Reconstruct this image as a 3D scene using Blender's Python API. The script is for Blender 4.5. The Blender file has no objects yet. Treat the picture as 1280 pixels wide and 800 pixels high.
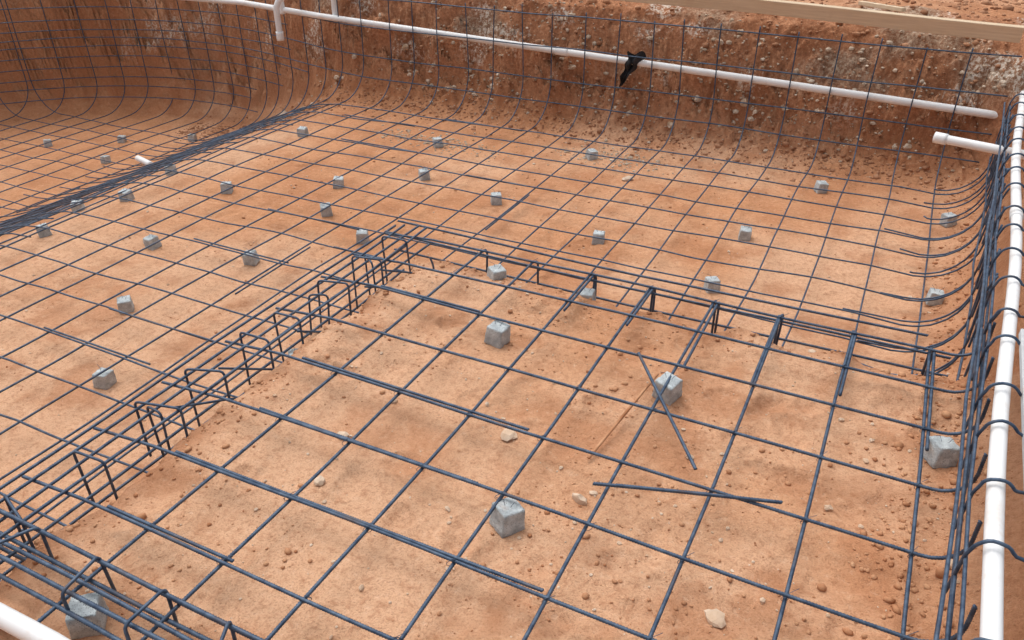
import bpy, math, random, bmesh
import numpy as np
from mathutils import Matrix, Vector
random.seed(7); rng=np.random.default_rng(7)
CAMH=1.85; HEAD=math.radians(26.4); PITCH=math.radians(31.1)
# survey helper: plan position of a point sighted at a known ground level
def unp(px,py,z):
    f=1003.; u=(px-640)/f; v=(400-py)/f
    fw=math.cos(PITCH)+v*math.sin(PITCH); dn=math.sin(PITCH)-v*math.cos(PITCH)
    t=(CAMH-z)/dn; a=fw*t; r=u*t
    return (round(-a*math.sin(HEAD)+r*math.cos(HEAD),2), round(a*math.cos(HEAD)+r*math.sin(HEAD),2))
# ---------------- noise
def vnoise(x,y,s=0.):
    ix=np.floor(x); iy=np.floor(y); fx=x-ix; fy=y-iy
    fx=fx*fx*(3-2*fx); fy=fy*fy*(3-2*fy)
    def h(a,b):
        v=np.sin(a*127.1+b*311.7+s*74.7)*43758.5453
        return v-np.floor(v)
    return ((h(ix,iy)*(1-fx)+h(ix+1,iy)*fx)*(1-fy)+(h(ix,iy+1)*(1-fx)+h(ix+1,iy+1)*fx)*fy)*2-1
def fbm(x,y,s=0.,o=4):
    r=0; a=1.; t=0; c,sn=math.cos(.6),math.sin(.6)
    for i in range(o):
        r=r+a*vnoise(x+i*17.3,y-i*9.1,s+i); t+=a; a*=.5
        x,y=2*(x*c-y*sn),2*(x*sn+y*c)
    return r/t
def sst(a,b,x):
    t=np.clip((x-a)/(b-a),0,1); return t*t*(3-2*t)
# ---------------- pool plan
CX,CY,CR=-7.6,4.15,3.3
def ybase(x): return 6.95+.5*sst(-5.,-7.6,x)
def xp(y): return .445+.049*(y-1.53)
def dcage(x,y):
    d=np.minimum(ybase(x)-y, x-(CX-CR))
    c=CR-np.hypot(x-CX,y-CY)
    d=np.where((x<CX)&(y>CY),c,d)
    a=xp(y)-.05-x
    R=.35
    e=np.where((a<R)&(d<R), R-np.hypot(R-a,R-d), np.minimum(a,d))
    return np.minimum(e, y-.60)
def floorz(x):
    x=np.asarray(x,float)
    base=-.53-.008*np.clip(-x,0,5.4)
    t=np.clip((-x-5.2)/2.15,0,1)
    k=np.interp(t,[0,.08,.2,.8,.92,1],[0,.03,.14,.86,.97,1])
    return base-.70*k
PROF=([-.6,-.4,-.25,-.14,-.06,.0,.07,.16,.3,.5],[1,.97,.9,.74,.55,.38,.22,.1,.03,0])
DM=[]
_r=random.Random(5)
for i in range(90):   # footprints / heel dents in the sand
    DM.append((_r.uniform(-2.0,.4),_r.uniform(.9,3.1),_r.uniform(0,3.14),_r.uniform(.006,.016),_r.uniform(.04,.10)))
for i in range(80):
    DM.append((_r.uniform(-5,.3),_r.uniform(3.5,6.5) if i%2 else _r.uniform(1,6),_r.uniform(0,3.14),_r.uniform(.006,.015),_r.uniform(.06,.12)))
def ground(x,y,full=False):
    x=np.asarray(x,float); y=np.asarray(y,float)
    d=dcage(x,y)+.12
    wallish=np.exp(-((d-.0)/.35)**2)
    back=sst(5.6,6.8,y)
    d1=d+wallish*fbm(x*1.8,y*1.8,3,3)*.11*(.3+back)
    z0=np.interp(d1,*PROF)*1.15
    wn=fbm(x*5,z0*6,5,4)*.07+fbm(x*19,z0*19,6,3)*.035+np.abs(fbm(x*9,z0*11,7,3))*.05
    dn=d1+wallish*wn*(.35+.75*back)
    s=np.interp(dn,*PROF)
    top=.2+.42*sst(6.3,7.1,y)+.3*sst(-3,-8,x)*sst(3,6,y)
    top=top+fbm(x*.9,y*.9,11,4)*.05+fbm(x*6,y*6,12,3)*.025
    fl=floorz(x)+fbm(x*.8,y*.8,21,2)*.02
    a=x+2.16; b=3.24-y
    R=.15
    e=np.where((a<R)&(b<R),R-np.hypot(R-a,R-b),np.minimum(a,b))
    e=e+fbm(x*5,y*5,31,3)*.08
    k=sst(-.26,.04,e)
    edge=np.exp(-((e+.03)/.17)**2)
    shelf=-.088+.055*np.exp(-((e-.15)/.13)**2)*(.4+fbm(x*3,y*3,33,2))
    fl=fl*(1-k)+shelf*k
    clump=sst(0.0,.5,fbm(x*1.7,y*1.7,47,3))
    rough=.26+.6*clump+1.4*edge+1.2*wallish
    fl=fl+fbm(x*1.3,y*1.3,41,3)*.014+rough*(fbm(x*8,y*8,42,3)*.009+fbm(x*30,y*30,43,3)*.007)
    for (cx,cy,an,dp,ln) in DM:
        m=(np.abs(x-cx)<.24)&(np.abs(y-cy)<.24)
        if not np.any(m): continue
        xm,ym=x[m]-cx,y[m]-cy
        u=xm*math.cos(an)+ym*math.sin(an); v=-xm*math.sin(an)+ym*math.cos(an)
        q=np.sqrt((u/ln)**2+(v/.045)**2)+.3*vnoise(xm*25,ym*25,cx)
        fl[m]=fl[m]-dp*np.exp(-np.abs(q)**4)+dp*.35*np.exp(-((q-1.35)/.3)**2)
    z=fl*(1-s)+top*s
    z=z+wallish*back*(fbm(x*16,y*16,61,3)*.03)
    if full: return z,s,wallish,edge,d,clump
    return z
def axis(segs):
    out=[]
    for a,b,st in segs:
        n=max(1,int(round((b-a)/st))); out+=list(np.linspace(a,b,n,endpoint=False))
    out.append(segs[-1][1]); return np.array(out)
xs=axis([(-90,-30,10),(-30,-14,1.5),(-14,-11.5,.15),(-11.5,-6,.035),(-6,-2.8,.020),(-2.8,.9,.011),(.9,1.6,.03),(1.6,4,.12),(4,14,1),(14,90,10)])
ys=axis([(-90,-10,10),(-10,-1,.8),(-1,.4,.1),(.4,3.7,.011),(3.7,6.3,.024),(6.3,7.9,.010),(7.9,10,.05),(10,14,.3),(14,30,2),(30,90,10)])
X,Y=np.meshgrid(xs,ys)
Z,S,W,E,D,CLU=ground(X,Y,True)
def mesh_obj(name,V,F,mat,smooth=True,attrs=None):
    me=bpy.data.meshes.new(name)
    V=np.asarray(V,np.float32); F=np.asarray(F,np.int32); k=F.shape[1]
    me.vertices.add(len(V)); me.vertices.foreach_set("co",V.ravel())
    me.loops.add(F.size); me.loops.foreach_set("vertex_index",F.ravel())
    me.polygons.add(len(F)); me.polygons.foreach_set("loop_start",np.arange(0,F.size,k,dtype=np.int32))
    me.polygons.foreach_set("loop_total",np.full(len(F),k,np.int32))
    me.polygons.foreach_set("use_smooth",np.full(len(F),smooth))
    me.update(calc_edges=True)
    for n,a in (attrs or {}).items():
        at=me.attributes.new(n,'FLOAT','POINT'); at.data.foreach_set("value",np.asarray(a,np.float32).ravel())
    ob=bpy.data.objects.new(name,me); bpy.context.scene.collection.objects.link(ob)
    me.materials.append(mat); return ob
# ---------------- materials
class NT:
    def __init__(s,name):
        s.m=bpy.data.materials.new(name); s.m.use_nodes=True; s.t=s.m.node_tree; s.n=s.t.nodes
        s.b=s.n["Principled BSDF"]
    def add(s,t,**k):
        n=s.n.new(t)
        for a,v in k.items(): setattr(n,a,v)
        return n
    def l(s,a,b): s.t.links.new(a,b)
    def pos(s):
        if not hasattr(s,'_p'): s._p=s.add("ShaderNodeNewGeometry").outputs["Position"]
        return s._p
    def noise(s,sc,det=4,rough=.55,vec=None):
        n=s.add("ShaderNodeTexNoise"); n.inputs["Scale"].default_value=sc; n.inputs["Detail"].default_value=det; n.inputs["Roughness"].default_value=rough
        s.l(vec or s.pos(),n.inputs["Vector"]); return n.outputs["Fac"]
    def vor(s,sc,feat='F1',out="Distance"):
        n=s.add("ShaderNodeTexVoronoi",feature=feat); n.inputs["Scale"].default_value=sc; s.l(s.pos(),n.inputs["Vector"]); return n.outputs[out]
    def ramp(s,f,stops):
        r=s.add("ShaderNodeValToRGB"); e=r.color_ramp.elements
        while len(e)<len(stops): e.new(.5)
        for i,(p,c) in enumerate(stops):
            e[i].position=p; e[i].color=(c,c,c,1) if isinstance(c,(int,float)) else (*c,1)
        s.l(f,r.inputs["Fac"]); return r.outputs["Color"]
    def mix(s,f,a,b,mode='MIX'):
        m=s.add("ShaderNodeMix",data_type='RGBA',blend_type=mode)
        for sock,v in ((m.inputs[0],f),(m.inputs[6],a),(m.inputs[7],b)):
            if isinstance(v,(int,float)): sock.default_value=v
            elif isinstance(v,tuple): sock.default_value=(*v,1)
            else: s.l(v,sock)
        return m.outputs[2]
    def math(s,op,a,b=0.):
        m=s.add("ShaderNodeMath",operation=op)
        for i,v in enumerate((a,b)):
            if isinstance(v,(int,float)): m.inputs[i].default_value=v
            else: s.l(v,m.inputs[i])
        return m.outputs[0]
    def bump(s,h,dist,strength=1.,prev=None):
        b=s.add("ShaderNodeBump"); b.inputs["Distance"].default_value=dist; b.inputs["Strength"].default_value=strength
        s.l(h,b.inputs["Height"])
        if prev: s.l(prev,b.inputs["Normal"])
        return b.outputs["Normal"]
    def attr(s,n):
        a=s.add("ShaderNodeAttribute",attribute_name=n); return a.outputs["Fac"]
    def fin(s,col=None,rough=.9,metal=0.,normal=None,spec=.3):
        if isinstance(col,tuple): s.b.inputs["Base Color"].default_value=(*col,1)
        elif col: s.l(col,s.b.inputs["Base Color"])
        if isinstance(rough,(int,float)): s.b.inputs["Roughness"].default_value=rough
        else: s.l(rough,s.b.inputs["Roughness"])
        s.b.inputs["Metallic"].default_value=metal
        s.b.inputs["Specular IOR Level"].default_value=spec
        if normal: s.l(normal,s.b.inputs["Normal"])
        return s.m
def dirt_mat():
    t=NT("dirt")
    n1=t.noise(34,5,.74); n2=t.noise(150,3,.7)
    col=t.mix(t.attr("nbig"),(.600,.300,.155),(.700,.420,.260))
    col=t.mix(t.math('MULTIPLY',t.attr("nmid"),.6),col,(.48,.215,.105))
    col=t.mix(t.ramp(n1,[(.50,0.),(.68,.65)]),col,(.41,.180,.090))
    col=t.mix(t.ramp(n1,[(.30,.5),(.44,0.)]),col,(.78,.53,.37))
    col=t.mix(t.ramp(n2,[(.50,0.),(.70,.6)]),col,(.33,.145,.075))
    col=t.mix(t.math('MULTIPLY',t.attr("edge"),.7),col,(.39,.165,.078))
    wc=t.mix(t.attr("nmid"),(.47,.215,.112),(.34,.145,.072))
    wc=t.mix(t.ramp(n1,[(.45,0.),(.66,.75)]),wc,(.21,.095,.052))
    wc=t.mix(t.ramp(n1,[(.33,.7),(.46,0.)]),wc,(.56,.33,.20))
    pale=t.mix(t.ramp(n1,[(.40,0.),(.56,1.)]),(.60,.47,.35),(.30,.17,.105))
    pale=t.mix(t.ramp(n2,[(.45,0.),(.6,.6)]),pale,(.19,.12,.08))
    wc=t.mix(t.attr("strata"),wc,pale)
    col=t.mix(t.attr("wall"),col,wc)
    col=t.mix(t.math('MULTIPLY',t.attr("chalk"),t.ramp(n1,[(.42,1.),(.52,.0)])),col,(.70,.62,.53))
    n=t.bump(n2,.0035,.9); n=t.bump(n1,.012,.9,n)
    return t.fin(col,.95,normal=n,spec=.12)
def rebar_mat():
    t=NT("rebar_steel")
    a=t.noise(30,3,.7)
    col=t.mix(t.ramp(a,[(.35,0.),(.7,1.)]),(.025,.050,.095),(.095,.140,.205))
    col=t.mix(t.ramp(t.noise(5,4,.7),[(.56,0.),(.7,.5)]),col,(.12,.075,.05))
    return t.fin(col,.5,.3,None,.5)
def conc_mat():
    t=NT("spacer_concrete")
    col=t.mix(t.ramp(t.noise(25,5,.7),[(.35,0.),(.65,1.)]),(.36,.40,.42),(.64,.69,.70))
    col=t.mix(t.ramp(t.vor(150),[(.12,1.),(.3,0.)]),col,(.24,.26,.27))
    col=t.mix(t.ramp(t.noise(12,4),[(.6,0.),(.8,.5)]),col,(.5,.36,.27))
    n=t.bump(t.noise(110,5,.75),.006,1.)
    return t.fin(col,.95,normal=n,spec=.2)
def pvc_mat():
    t=NT("white_pvc")
    col=t.mix(t.ramp(t.noise(7,6,.7),[(.52,0.),(.75,.55)]),(.82,.83,.83),(.62,.50,.40))
    return t.fin(col,.4,spec=.4)
def wood_mat(name,c1,c2):
    t=NT(name)
    mp=t.add("ShaderNodeMapping"); mp.inputs["Scale"].default_value=(1.2,14,30); t.l(t.pos(),mp.inputs["Vector"])
    g=t.noise(2,6,.7,mp.outputs[0])
    col=t.mix(t.ramp(g,[(.35,0.),(.65,1.)]),c1,c2)
    col=t.mix(t.ramp(t.noise(5,4),[(.55,0.),(.75,.6)]),col,(.5,.34,.22))
    return t.fin(col,.8,normal=t.bump(g,.003,.6),spec=.2)
def stone_mat(name,c1,c2,sc=20):
    t=NT(name)
    col=t.mix(t.ramp(t.noise(sc,4,.6),[(.35,0.),(.65,1.)]),c1,c2)
    return t.fin(col,.95,normal=t.bump(t.noise(150,3,.7),.003,.8),spec=.15)
M_D=dirt_mat(); M_R=rebar_mat(); M_C=conc_mat(); M_P=pvc_mat()
M_W=wood_mat("pine_board",(.74,.60,.43),(.62,.48,.33)); M_GW=wood_mat("weathered_board",(.58,.60,.61),(.46,.47,.48))
M_CL=stone_mat("clod_soil",(.42,.185,.09),(.62,.35,.20),9)
M_WC=stone_mat("bank_clod_soil",(.28,.125,.065),(.54,.30,.18),6)
M_ST=stone_mat("pale_stone",(.58,.40,.27),(.72,.58,.45),7)
M_GR=stone_mat("grey_gravel",(.36,.26,.18),(.64,.54,.43),18)
M_LS=stone_mat("limestone",(.46,.32,.21),(.70,.60,.49),10)
M_BK=stone_mat("black_plastic",(.02,.02,.022),(.04,.04,.045)); M_BK.node_tree.nodes["Principled BSDF"].inputs["Roughness"].default_value=.4
# ---------------- terrain
ny,nx=X.shape
idx=np.arange(ny*nx).reshape(ny,nx)
F=np.stack([idx[:-1,:-1],idx[:-1,1:],idx[1:,1:],idx[1:,:-1]],-1).reshape(-1,4)
wallm=sst(.05,.4,S)*sst(5.4,6.9,Y)*sst(-9.5,-6,X)
wallm=np.maximum(wallm, sst(.1,.6,S)*.35)
wallm=np.where(D<-.6,wallm*.4,wallm)
onbank=sst(6.,6.8,Y)*(D>-.6)
strata=sst(.02,.25,Z+fbm(X*1.1,Y*1.1,71,3)*.3)*onbank*sst(-.05,.3,fbm(X*1.8,Z*4,75,5))*.85
chalk=sst(.22,.34,fbm(X*2.3+3,Z*5,81,5))*onbank*sst(.25,.45,S)
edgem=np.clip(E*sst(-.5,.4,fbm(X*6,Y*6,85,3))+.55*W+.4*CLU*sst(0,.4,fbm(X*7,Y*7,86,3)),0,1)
nbig=sst(-.4,.4,fbm(X*.9,Y*.9,91,5)+.4*sst(4.5,1.,Y)-.10); nmid=sst(-.02,.5,fbm(X*4.5,Y*4.5+Z*3,92,5)+.08*sst(3,6,Y))
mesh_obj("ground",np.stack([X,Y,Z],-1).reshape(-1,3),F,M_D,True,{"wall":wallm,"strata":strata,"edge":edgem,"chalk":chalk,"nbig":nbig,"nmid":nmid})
# ---------------- tubes
class Tubes:
    def __init__(s): s.V=[];s.F=[];s.n=0
    def add(s,pts,r,step=.03,ribs=False,sides=7,wob=.0,cap=True):
        P=np.array(pts,float)
        L=np.r_[0,np.cumsum(np.linalg.norm(np.diff(P,axis=0),axis=1))]
        if ribs: step=.0045
        n=max(2,int(L[-1]/step)+1)
        q=np.linspace(0,L[-1],n)
        C=np.stack([np.interp(q,L,P[:,i]) for i in range(3)],1)
        if wob:
            ph=rng.uniform(0,100)
            C[:,0]+=wob*vnoise(q*1.3+ph,q*0+1.5,1); C[:,1]+=wob*vnoise(q*1.3+ph,q*0+5.5,2); C[:,2]+=.7*wob*vnoise(q*1.7+ph,q*0+8.5,3)
        T=np.gradient(C,axis=0); T/=np.linalg.norm(T,axis=1)[:,None]+1e-12
        N=np.zeros_like(T); a=np.array([0,0,1.]) if abs(T[0,2])<.9 else np.array([1.,0,0])
        v=a-T[0]*a.dot(T[0]); v/=np.linalg.norm(v); N[0]=v
        for i in range(1,n):
            v=v-T[i]*v.dot(T[i]); v/=math.sqrt(v.dot(v))+1e-12; N[i]=v
        B=np.cross(T,N)
        R=np.full(n,r)
        if ribs: R=np.where(np.arange(n)%2==0,r*1.14,r*.88)
        if cap:
            C=np.vstack([C[:1],C,C[-1:]]);N=np.vstack([N[:1],N,N[-1:]]);B=np.vstack([B[:1],B,B[-1:]]);T=np.vstack([T[:1],T,T[-1:]])
            R=np.r_[r*.02,R,r*.02]; n+=2
        th=np.linspace(0,2*math.pi,sides,endpoint=False)
        cs,sn=np.cos(th),np.sin(th)
        ring=C[:,None,:]+R[:,None,None]*(cs[None,:,None]*N[:,None,:]+sn[None,:,None]*B[:,None,:])
        if ribs: ring=ring+T[:,None,:]*(cs[None,:,None]*r*.45)
        i=np.arange(n*sides).reshape(n,sides)+s.n
        j=np.roll(i,-1,axis=1)
        s.V.append(ring.reshape(-1,3)); s.F.append(np.stack([i[:-1],j[:-1],j[1:],i[1:]],-1).reshape(-1,4)); s.n+=n*sides
    def build(s,name,mat): return mesh_obj(name,np.vstack(s.V),np.vstack(s.F),mat)
def jit(a): return random.uniform(-a,a)
RB=.0060
# ---- shelf grid
sh=Tubes(); AX=[-1.81,-1.51,-1.2,-.9,-.59,-.29,.01,.32]; BY=[3.28,3.0,2.71,2.38,2.05,1.72,1.41,1.11]
for i,x in enumerate(AX):
    j=jit(.012)
    sh.add([(x+j,.72,.004),(x+jit(.01),2,.0),(x+jit(.008),3.3,.004),(x,3.335,-.006),(x,3.35,-.03),(x+jit(.01),3.355,-.27)],RB,ribs=True,wob=.008)
    if i>=2:
        o=.014*random.choice([-1,1]); l=random.uniform(.35,.75)
        sh.add([(x+o+jit(.006),3.3-l,.003),(x+o,3.29,.006),(x+o,3.32,-.004),(x+o,3.332,-.03),(x+o,3.335,-.25)],RB,ribs=True,wob=.003)
for i,y in enumerate(BY):
    xe=xp(y)-.02; j=jit(.014)
    arc=[(xe-.11+.11*math.sin(a),y,.013+.11-.11*math.cos(a)) for a in np.linspace(0,math.pi/2,7)]
    sh.add([(-2.40,y+j,-.012),(-2.1,y+j,.012),(-1,y+jit(.01),.013),(xe-.3,y,.013)]+arc+[(xe,y,.2)],RB,ribs=True,wob=.008)
    if i in (2,4,5,6,7):
        x0=random.uniform(-2.2,-1.9)
        sh.add([(x0,y+j+.014,.014),(x0+random.uniform(.5,1.4),y+.014+jit(.012),.013)],RB,ribs=True,wob=.002)
for x in AX:
    for y in BY:
        c=[]
        for k in range(15):
            a=k/14*2*math.pi*1.3
            c.append((x+.012*math.cos(a),y+.011*math.cos(a)+.002*k/14,.006+.012*math.sin(a)))
        c+= [(x+.02+jit(.01),y+.02+jit(.01),.028)]
        sh.add(c,.0010,step=.007,sides=4)
sh.build("shelf_rebar_grid",M_R)
# ---- beam cage
bm=Tubes()
def stir(x0,x1,y,zt,zb,along='x'):
    pts=[]
    r=.018; w=x1-x0
    lp=[(jit(.02),zb+jit(.04)),(0,zt-r)]+[(r-r*math.cos(a),zt-r+r*math.sin(a)) for a in (.5,1.05)]+[(r,zt),(w-r,zt)]+[(w-r+r*math.sin(a),zt-r+r*math.cos(a)) for a in (.5,1.05)]+[(w,zt-r),(w+jit(.02),zb+jit(.04))]
    sk=jit(.07)
    for u,z in lp:
        if along=='x': pts.append((x0+u,y+sk*u/w,z))
        else: pts.append((y+sk*u/w,x0+u,z))
    return pts
for y in np.arange(1.0,3.3,.265):
    t=.045+jit(.02)
    bm.add(stir(-2.33+jit(.02),-2.18+jit(.02),y+jit(.03),t,-.27),.0052,step=.012)
for y in (1.55,2.5,2.95):
    bm.add(stir(-2.30,-2.22,y,.02,-.25),.0050,step=.012)
for x0,z in [(-2.345,.012),(-2.185,.016),(-2.35,-.13),(-2.345,-.27),(-2.17,-.26),(-2.265,.0),(-2.21,-.10),(-2.42,-.02)]:
    bm.add([(x0+jit(.012),.4,z),(x0+jit(.015),2.,z+jit(.012)),(x0+jit(.012),3.3+random.uniform(.02,.15),z)],RB,ribs=True,wob=.012)
for y0,z,xe in [(3.30,-.015,.4),(3.37,-.15,.42),(3.37,-.28,.42),(3.42,.0,.3)]:
    bm.add([(-2.42,y0+jit(.01),z),(-1,y0,z+jit(.012)),(xe,y0+jit(.012),z)],RB,ribs=True,wob=.008)
for y0,z in [(.93,.05),(.90,.0),(.82,.06),(.79,.01),(.92,-.13),(.86,.035),(.96,.02),(.80,-.12)]:
    bm.add([(-4.2,y0+jit(.01),z-.0),(-1.5,y0+jit(.012),z+jit(.012)),(.38,y0,z)],.0068,ribs=True,wob=.008)
for x in np.arange(-3.6,.3,.30):
    bm.add(stir(.79,.93,x+jit(.03),.075,-.26,'y'),.0054,step=.012)
bm.add([(-2.02+.02*math.sin(t*3.2),3.12,.0-.14*t) for t in np.linspace(0,1.1,14)],.0055,step=.01)
for i in range(5):
    y=random.uniform(1.2,3.1); x=-2.2+jit(.08)
    bm.add([(x,y,-.02+jit(.03)),(x+.10,y+.2,-.10),(x+.12,y+.27,-.16)],.0052,step=.012,wob=.01)
bm.build("beam_rebar_cage",M_R)
# ---- lower floor cage
fl=Tubes()
def cz(x): return float(floorz(x))+.092
Rc=.38
def yb_c(x):
    if x<CX: return CY+math.sqrt(max(0.,CR**2-(x-CX)**2))
    return float(ybase(x))
def xl_c(y):
    if y>CY: return CX-math.sqrt(max(0.,CR**2-(y-CY)**2))
    return CX-CR
def arcp(n=8): return [(Rc*math.sin(a),Rc-Rc*math.cos(a)) for a in np.linspace(0,math.pi/2,n)]
FX=[]; v=.32
while v>-10.7: FX.append(v); v-=.3035
RF=.0056
for x in FX:
    ye=yb_c(x); z=cz(x); xx=x+jit(.025)
    pts=[]
    if x>-2.3: pts+=[(xx,2.95,z),(xx,3.45,z)]
    else: pts+=[(xx,.74,.05),(xx,.74,z+.25),(xx,.8,z+.1),(xx,.95,z)]
    if ye-Rc<pts[-1][1]+.2: pts=[(xx,ye-Rc-.1,z)]
    pts+=[(xx+jit(.02),(pts[-1][1]+ye-Rc)/2,z+jit(.015)),(xx,ye-Rc,z)]
    pts+=[(xx,ye-Rc+a,z+b) for a,b in arcp()]
    pts+=[(xx+jit(.02),ye+jit(.02),.52+jit(.03))]
    fl.add(pts,RF,step=.03,sides=6,wob=.015)
FY=[]; yy=.98
while yy<6.6: FY.append(yy); yy+=.3035
for y in FY:
    xl=xl_c(y); yj=y+jit(.025)
    xr=xp(y)-.05
    pts=[]
    if y>3.3:
        pts+=[(xr+.03,yj,.2),(xr,yj,.1),(xr,yj,cz(xr)+.3)]
        pts+=[(xr-.3+a,yj,cz(xr)+b) for a,b in [(.3*math.sin(t),.3-.3*math.cos(t)) for t in np.linspace(math.pi/2,0,7)]]
    else: pts+=[(-2.12,yj,cz(-2)-.0),(-2.6,yj,cz(-2))]
    for q in np.arange(pts[-1][0]-.25,xl+Rc,-.25): pts.append((q,yj+jit(.008),cz(q)+.012))
    zl=cz(xl+Rc)+.012
    pts+=[(xl+Rc-a,yj,zl+b) for a,b in arcp()]
    pts+=[(xl,yj,.55)]
    fl.add(pts,RF,step=.03,sides=6,wob=.015)
for y in np.arange(3.75,6.7,.3035):   # right wall laps
    xr=xp(y)-.05; l=random.uniform(.0,.35); y+=jit(.05)
    fl.add([(xr+.02,y,.2),(xr-.005,y+jit(.03),cz(xr)+.3)]+[(xr-.3+a,y,cz(xr)+b) for a,b in [(.3*math.sin(t),.3-.3*math.cos(t)) for t in np.linspace(math.pi/2,0,7)]]+[(xr-.31-l,y+jit(.03),cz(xr)+.01)],RF,step=.03,sides=6,wob=.012)
for i in range(10):
    x=random.choice(FX)
    if x>-2.4: continue
    y0=random.uniform(1,5); fl.add([(x+.02,y0,cz(x)),(x+.02+jit(.01),y0+.7,cz(x))],RF,wob=.004)
for i in range(10):
    y=random.choice(FY); x0=random.uniform(-5,-2.8); fl.add([(x0,y+.02,cz(x0)+.012),(x0+.8,y+.02,cz(x0)+.012)],RF,wob=.004)
for x in (-5.3,-5.62,-5.9,-6.2,-6.5,-6.8):
    fl.add([(x,.9,cz(x)),(x+.05,3,cz(x)),(x,6.5,cz(x))],RF,step=.04,sides=6,wob=.015)
for y in np.arange(1.15,6.5,.3035):
    fl.add([(q,y,cz(q)+.012) for q in np.arange(-5.1-random.uniform(0,.3),-7.6,-.2)],RF,step=.04,sides=6,wob=.012)
fl.build("floor_rebar_mesh",M_R)
# ---- wall bars
wl=Tubes()
def contour(off,z,xstop=None):
    P=[]
    for x in np.arange(xp(6.9)-.05-off,CX,-.25): P.append((x,float(ybase(x))-off,z))
    for a in np.linspace(math.pi/2,math.pi,20): P.append((CX+(CR-off)*math.cos(a),CY+(CR-off)*math.sin(a),z))
    P.append((CX-CR+off,1.,z))
    if xstop is not None: P=[p for p in P if p[0]<xstop]
    return P
for z in (.48,.2,-.09): wl.add(contour(0.012,z),RF,step=.05,sides=6,wob=.018)
wl.add(contour(.07,-.29),RF,step=.05,sides=6,wob=.015)
for z in (.34,.06,-.2): wl.add(contour(.012,z,-6.3),RF,step=.05,sides=6,wob=.018)
for z in (-.4,-.52,-.65): wl.add(contour(.012,z,-6.0-(.0 if z>-.5 else .6)),RF,step=.05,sides=6,wob=.018)
for z,o in ((-.78,.03),(-.88,.08),(-1.,.17)): wl.add(contour(o,z,-7.0),RF,step=.05,sides=6,wob=.015)
for off,z,y0 in [(0,.19,.7),(0.0,.12,.7),(0.,-.05,3.1),(.02,-.18,3.2),(.04,.2,.7),(.0,.04,3.0)]:
    wl.add([(xp(y)-.045-off+jit(.010),y,z+jit(.012)) for y in np.arange(y0,7.0,.5)],RB,step=.01,sides=7,wob=.008)
for i in range(3):
    y0=random.uniform(1.2,4); wl.add([(xp(y0)-.05,y0,.1),(xp(y0+1.6)-.07,y0+1.6,.2)],RB,step=.01,wob=.004)
for y in list(np.arange(1.0,7.0,.29)):
    y=y+jit(.04); c=xp(y); rr=.046+jit(.006)
    e=random.uniform(.03,.12)
    pts=[(c-rr-.01,y,.05 if y<3.3 else -.1),(c-rr,y,.2)]+[(c-rr*math.cos(a)+.01,y+jit(.002),.225+rr*math.sin(a)) for a in np.linspace(.1,2.7,9)]
    pts+=[(c+rr+e,y+jit(.04),.225)]
    wl.add(pts,.0054,step=.012)
wl.build("wall_rebar_mesh",M_R)
# ---- loose rebar
def loose(name,pts,r=.0062):
    t=Tubes(); t.add(pts,r,ribs=True,wob=.002); t.build(name,M_R)
U=unp
loose("loose_rebar",[(*U(797,440,.03),.03),(*U(870,592,.0),.02)])
loose("loose_rebar",[(*U(742,604,.03),.03),(*U(885,616,.03),.03)])
loose("loose_rebar",[(*U(770,606,.035),.034),(*U(976,630,.02),.026)])
t_=Tubes(); t_.add([(*U(822,468,-.02),-.02),(*U(735,573,-.07),-.07)],.006,ribs=True,wob=.003); t_.build("loose_rebar",M_CL)
# ---------------- spacer blocks
def gz(x,y): return float(ground(np.array([x]),np.array([y]))[0])
def spacer(x,y,sz=.082,sink=0.):
    z0=gz(x,y)-sink
    b=bmesh.new(); bmesh.ops.create_cube(b,size=1)
    bmesh.ops.bevel(b,geom=b.edges[:],offset=.07,segments=2,affect='EDGES',profile=.6)
    bmesh.ops.subdivide_edges(b,edges=[e for e in b.edges if e.calc_length()>.4],cuts=4,use_grid_fill=True)
    for v in b.verts:
        tp=1-.10*(v.co.z+.5)
        v.co.x*=tp; v.co.y*=tp
        v.co+=Vector((jit(.022),jit(.022),jit(.022)))
        v.co*=sz
    me=bpy.data.meshes.new("concrete_spacer_block"); b.to_mesh(me); b.free()
    for p in me.polygons: p.use_smooth=True
    me.materials.append(M_C)
    o=bpy.data.objects.new("concrete_spacer_block",me); bpy.context.scene.collection.objects.link(o)
    o.location=(x,y,z0+sz*.45); o.rotation_euler=(jit(.12),jit(.12),random.uniform(0,1.5))
    t=Tubes()
    for s in (-1,1):
        t.add([(x+s*.008,y,z0+sz*.9),(x+s*.02,y+.01,z0+sz*1.15),(x+s*.035,y+jit(.02),z0+sz*1.1+.02)],.0009,step=.01,sides=4)
    w=t.build("tie_wire",M_R); w.parent=o; w.matrix_parent_inverse=Matrix.LocRotScale(o.location,o.rotation_euler,None).inverted()
for a,b in [(622,428),(833,498),(633,658),(1170,582),(115,785)]: spacer(*unp(a,b,-.09),.088)
for a,b in [(733,382),(622,359),(520,334),(372,445)]: spacer(*unp(a,b,-.14),.080,.02)
for a,b in [(130,475),(157,383),(189,302),(313,323),(454,297),(408,264),(284,234),(423,231),(158,244),(53,286),(93,243),(212,204),(378,164),(547,180),(740,195),(530,221),(620,253),(748,301),(930,298),(890,362),(1025,239),(1182,287),(1165,385)]: spacer(*unp(a,b,-.53))
for a,b in [(238,163),(150,165),(57,170),(130,190)]: spacer(*unp(a,b,-1.15))
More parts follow.
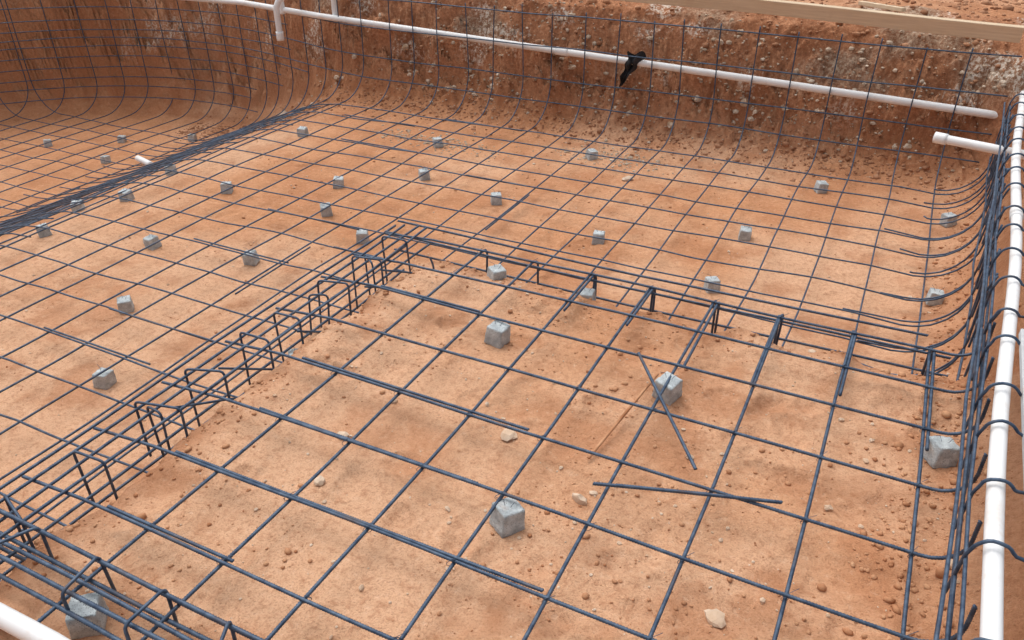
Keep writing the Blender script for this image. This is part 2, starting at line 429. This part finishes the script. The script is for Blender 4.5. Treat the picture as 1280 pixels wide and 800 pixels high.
# ---------------- pipes
def pipe(name,paths,r=.030,parts=()):
    t=Tubes()
    for p in paths: t.add(p,r,step=.04,sides=20)
    for p,rr in parts: t.add(p,rr,step=.02,sides=20)
    return t.build(name,M_P)
def seg(p,q,a,b):
    p=np.array(p);q=np.array(q); d=(q-p)/np.linalg.norm(q-p); return [tuple(p+d*a),tuple(p+d*b)]
pr=[(xp(y)+.018+.012*math.sin(y*2),y,.225) for y in np.arange(.2,7.3,.3)]
pipe("pvc_pipe",[pr],.0245,[(seg(pr[14],pr[15],0,.1),.030)])
pb=[(1.1,7.02,.02),(.64,7.0,.04),(-1,6.995,.095),(-2.5,7.0,.14),(-5.7,7.0,.24),(-7,7.25,.24),(-8.3,7.35,.2),(-9.5,7.0,.2)]
pipe("pvc_pipe",[pb],.030,[(seg(pb[3],pb[4],.4,.52),.036)])
p2=[(.23,6.02,.1),(1.2,5.74,.11)]
pipe("capped_pvc_pipe",[p2],.03,[(seg(*p2,-.02,.06),.037)])
pipe("pvc_pipe",[[(-2.9,.68,.0),(-1.73,.70,.0),(-.8,.68,.0)]],.028)
pv=[(-6.2,6.9,-.02),(-6.2,6.9,.3),(-6.17,6.93,.38),(-6.1,7.0,.43),(-5.9,7.1,.45),(-5.2,7.2,.46)]
pipe("pvc_riser_pipe",[pv],.032,[(seg(pv[0],pv[1],-.01,.08),.04),([(-6.3,7.1,.2),(-6.3,7.1,.9)],.032),([(-5.55,7.05,.2),(-5.55,7.05,.7)],.03)])
x,y=unp(178,193,-1.0); zz=gz(x,y)
pipe("pvc_offcut",[[(x-.13,y+.03,zz+.14),(x+.15,y-.05,zz+.14)]],.032)
# ---------------- boards
def board(name,p,q,h,t,mat,lean=0):
    p=Vector(p);q=Vector(q);L=(q-p).length
    b=bmesh.new(); bmesh.ops.create_cube(b,size=1)
    bmesh.ops.subdivide_edges(b,edges=[e for e in b.edges if abs((e.verts[0].co-e.verts[1].co).x)>.5],cuts=24)
    for v in b.verts: 
        v.co=Vector((v.co.x*L,v.co.y*t,v.co.z*h)); k=v.co.x; v.co.z+=.006*math.sin(k*2.1)+jit(.001); v.co.y+=.008*math.sin(k*1.3)
    bmesh.ops.bevel(b,geom=[e for e in b.edges if len(e.link_faces)==2 and e.calc_face_angle()>1],offset=.003,segments=1,affect='EDGES')
    me=bpy.data.meshes.new(name); b.to_mesh(me); b.free(); me.materials.append(mat)
    o=bpy.data.objects.new(name,me); bpy.context.scene.collection.objects.link(o)
    d=(q-p).normalized(); sy=Vector((0,0,1)).cross(d).normalized(); up=d.cross(sy)
    R=Matrix((d,sy,up)).transposed().to_4x4()
    o.matrix_world=Matrix.Translation((p+q)/2)@R@Matrix.Rotation(lean,4,'X'); return o
board("wooden_form_board",(-4.6,7.3,.69),(.62,7.02,.63),.115,.038,M_W,.25)
board("wooden_stake",(-.55,7.6,.67),(-.2,7.25,.69),.03,.04,M_W)
board("wooden_plank",(.585,1.2,.235),(.635,3.15,.245),.03,.11,M_GW)
board("wooden_plank",(.80,2.6,.26),(.86,5.0,.26),.035,.14,M_GW)
# ---------------- scatter
def ico(sub):
    b=bmesh.new(); bmesh.ops.create_icosphere(b,subdivisions=sub,radius=1); b.verts.ensure_lookup_table()
    V=np.array([v.co[:] for v in b.verts]); F=np.array([[v.index for v in f.verts] for f in b.faces]); b.free(); return V,F
IV1,IF1=ico(1); IV2,IF2=ico(2)
def scatter(name,xy,sizes,mat,sub=1,smooth=False,sink=.25,flat=.7):
    IV,IF=(IV1,IF1) if sub==1 else (IV2,IF2)
    n=len(xy); z=ground(xy[:,0],xy[:,1])
    sc=rng.uniform(.65,1.3,(n,1,3)); sc[:,:,2]*=flat
    lump=1+rng.uniform(-.22,.22,(n,len(IV),1))
    P=IV[None]*lump*sc*sizes[:,None,None]
    a=rng.uniform(0,6.28,n); c,s=np.cos(a)[:,None],np.sin(a)[:,None]
    P=np.stack([P[:,:,0]*c-P[:,:,1]*s,P[:,:,0]*s+P[:,:,1]*c,P[:,:,2]],-1)
    P+=np.stack([xy[:,0],xy[:,1],z+sizes*(flat-sink)*.6],-1)[:,None,:]
    Fq=IF[None]+(np.arange(n)*len(IV))[:,None,None]
    return mesh_obj(name,P.reshape(-1,3),Fq.reshape(-1,3),mat,smooth)
def rpts(n,x0,x1,y0,y1): return np.stack([rng.uniform(x0,x1,n),rng.uniform(y0,y1,n)],1)
def lognorm(n,m,s,mx): return np.minimum(m*np.exp(rng.normal(0,s,n)),mx)
P=np.vstack([rpts(2600,-2.1,.5,.8,3.3),rpts(1900,-6,.5,3.3,6.6),rpts(1000,-6,-2.2,.9,3.3)]); P=P[fbm(P[:,0]*1.7,P[:,1]*1.7,47,3)>-.1]
n0=len(P)
B=np.stack([-2.22+rng.normal(0,.12,1000),rng.uniform(.9,3.5,1000)],1)
B2=np.stack([rng.uniform(-2.4,.5,900),3.32+rng.normal(0,.13,900)],1)
B4y=rng.uniform(.8,6.8,1700); B4=np.stack([xp(B4y)-.10+rng.normal(0,.09,1700),B4y],1)
sz=np.r_[lognorm(n0,.0034,.55,.014),lognorm(1900,.0055,.5,.020),lognorm(1700,.0055,.55,.022)]
scatter("dirt_clods",np.vstack([P,B,B2,B4]),sz,M_CL,1,True)
B3=np.stack([rng.uniform(-8,.6,5200),6.98+rng.normal(0,.17,5200)],1)
B5=rpts(2200,-6,1.5,7.3,9.5)
scatter("bank_clods",np.vstack([B3,B5]),np.r_[lognorm(5200,.0085,.5,.035),lognorm(2200,.014,.5,.05)],M_WC,1,True,.5)
P=np.vstack([rpts(650,-2.1,.5,.8,3.3),rpts(600,-6,.5,3.3,6.6),rpts(200,-6,-2.2,.9,3.3),np.stack([rng.uniform(-8,.5,700),6.95+rng.normal(0,.2,700)],1)])
scatter("pebbles",P,lognorm(len(P),.0036,.55,.014),M_ST,1,False)
def gpatch(px,py,n,sx,sy):
    c=unp(px,py,-.5); return np.stack([rng.normal(c[0],sx,n),rng.normal(c[1],sy,n)],1)
g4=rpts(1500,.2,2.6,8.9,10.5)
g3=np.stack([rng.uniform(-4.5,.6,1600),7.12+rng.normal(0,.10,1600)],1)
scatter("gravel",np.vstack([gpatch(545,170,380,.38,.10),gpatch(765,190,360,.30,.12),g3,g4]),np.r_[lognorm(740,.0075,.45,.02),lognorm(1600,.009,.5,.028),lognorm(1500,.02,.5,.06)],M_GR,1,False,.4)
S_=[(430,547,.022),(637,547,.026),(727,627,.024),(895,775,.026),(1183,725,.024),(637,538,.015),(400,605,.018),(1035,636,.014),(785,222,.04),(860,572,.016),(560,640,.01)]
P=np.array([unp(a,b,-.09 if b>400 else -.53) for a,b,_ in S_]); scatter("stones",P,np.array([s for *_,s in S_]),M_ST,2,False,.15,.7)
P=np.stack([rng.uniform(-7,.6,150),7.10+rng.normal(0,.07,150)],1); scatter("limestone_rocks",P,lognorm(150,.016,.5,.05),M_LS,2,False,.8,.8)
def scrap():
    n=16; xx,zz=np.meshgrid(np.linspace(-1,1,n),np.linspace(-1,1,n))
    wd=(.55+.45*zz)*(1+.25*np.sin(zz*9))
    px=-2.30+xx*.075*wd+.07*zz; pz=.07+zz*.15+.02*np.sin(xx*4); py=6.99+.018*np.sin(xx*6+zz*4)+.018*np.cos(zz*7)
    i=np.arange(n*n).reshape(n,n); Fq=np.stack([i[:-1,:-1],i[:-1,1:],i[1:,1:],i[1:,:-1]],-1).reshape(-1,4)
    mesh_obj("black_plastic_scrap",np.stack([px,py-.03,pz],-1).reshape(-1,3),Fq,M_BK)
scrap()
# ---------------- light (bright overcast)
w=bpy.data.worlds.new("World"); bpy.context.scene.world=w; w.use_nodes=True
nt=w.node_tree; sk=nt.nodes.new("ShaderNodeTexSky"); sk.sky_type='NISHITA'; sk.sun_disc=False
EL,AZ=math.radians(66),math.radians(-60)
sk.sun_elevation=EL; sk.sun_rotation=AZ; sk.dust_density=5; sk.air_density=1.0
hs=nt.nodes.new("ShaderNodeHueSaturation"); hs.inputs["Saturation"].default_value=.35
nt.links.new(sk.outputs[0],hs.inputs["Color"]); nt.links.new(hs.outputs[0],nt.nodes["Background"].inputs[0]); nt.nodes["Background"].inputs[1].default_value=.15
ld=bpy.data.lights.new("sun",'SUN'); ld.energy=1.5; ld.angle=math.radians(80); ld.color=(1,.98,.95)
lo=bpy.data.objects.new("sun",ld); bpy.context.scene.collection.objects.link(lo)
dirv=Vector((math.sin(AZ)*math.cos(EL),math.cos(AZ)*math.cos(EL),math.sin(EL)))
lo.rotation_euler=dirv.to_track_quat('Z','Y').to_euler()
# ---------------- camera
cd=bpy.data.cameras.new("camera"); cam=bpy.data.objects.new("camera",cd); bpy.context.scene.collection.objects.link(cam)
cd.sensor_width=36; cd.lens=1003/1280*36; cd.clip_end=400
fwd=Vector((-math.sin(HEAD)*math.cos(PITCH),math.cos(HEAD)*math.cos(PITCH),-math.sin(PITCH)))
rt=Vector((math.cos(HEAD),math.sin(HEAD),0)); up=rt.cross(fwd)
cam.matrix_world=Matrix.Translation((0,0,CAMH))@Matrix((rt,up,-fwd)).transposed().to_4x4()
sc=bpy.context.scene; sc.camera=cam
sc.view_settings.view_transform='Standard'; sc.view_settings.look='None'; sc.view_settings.exposure=0
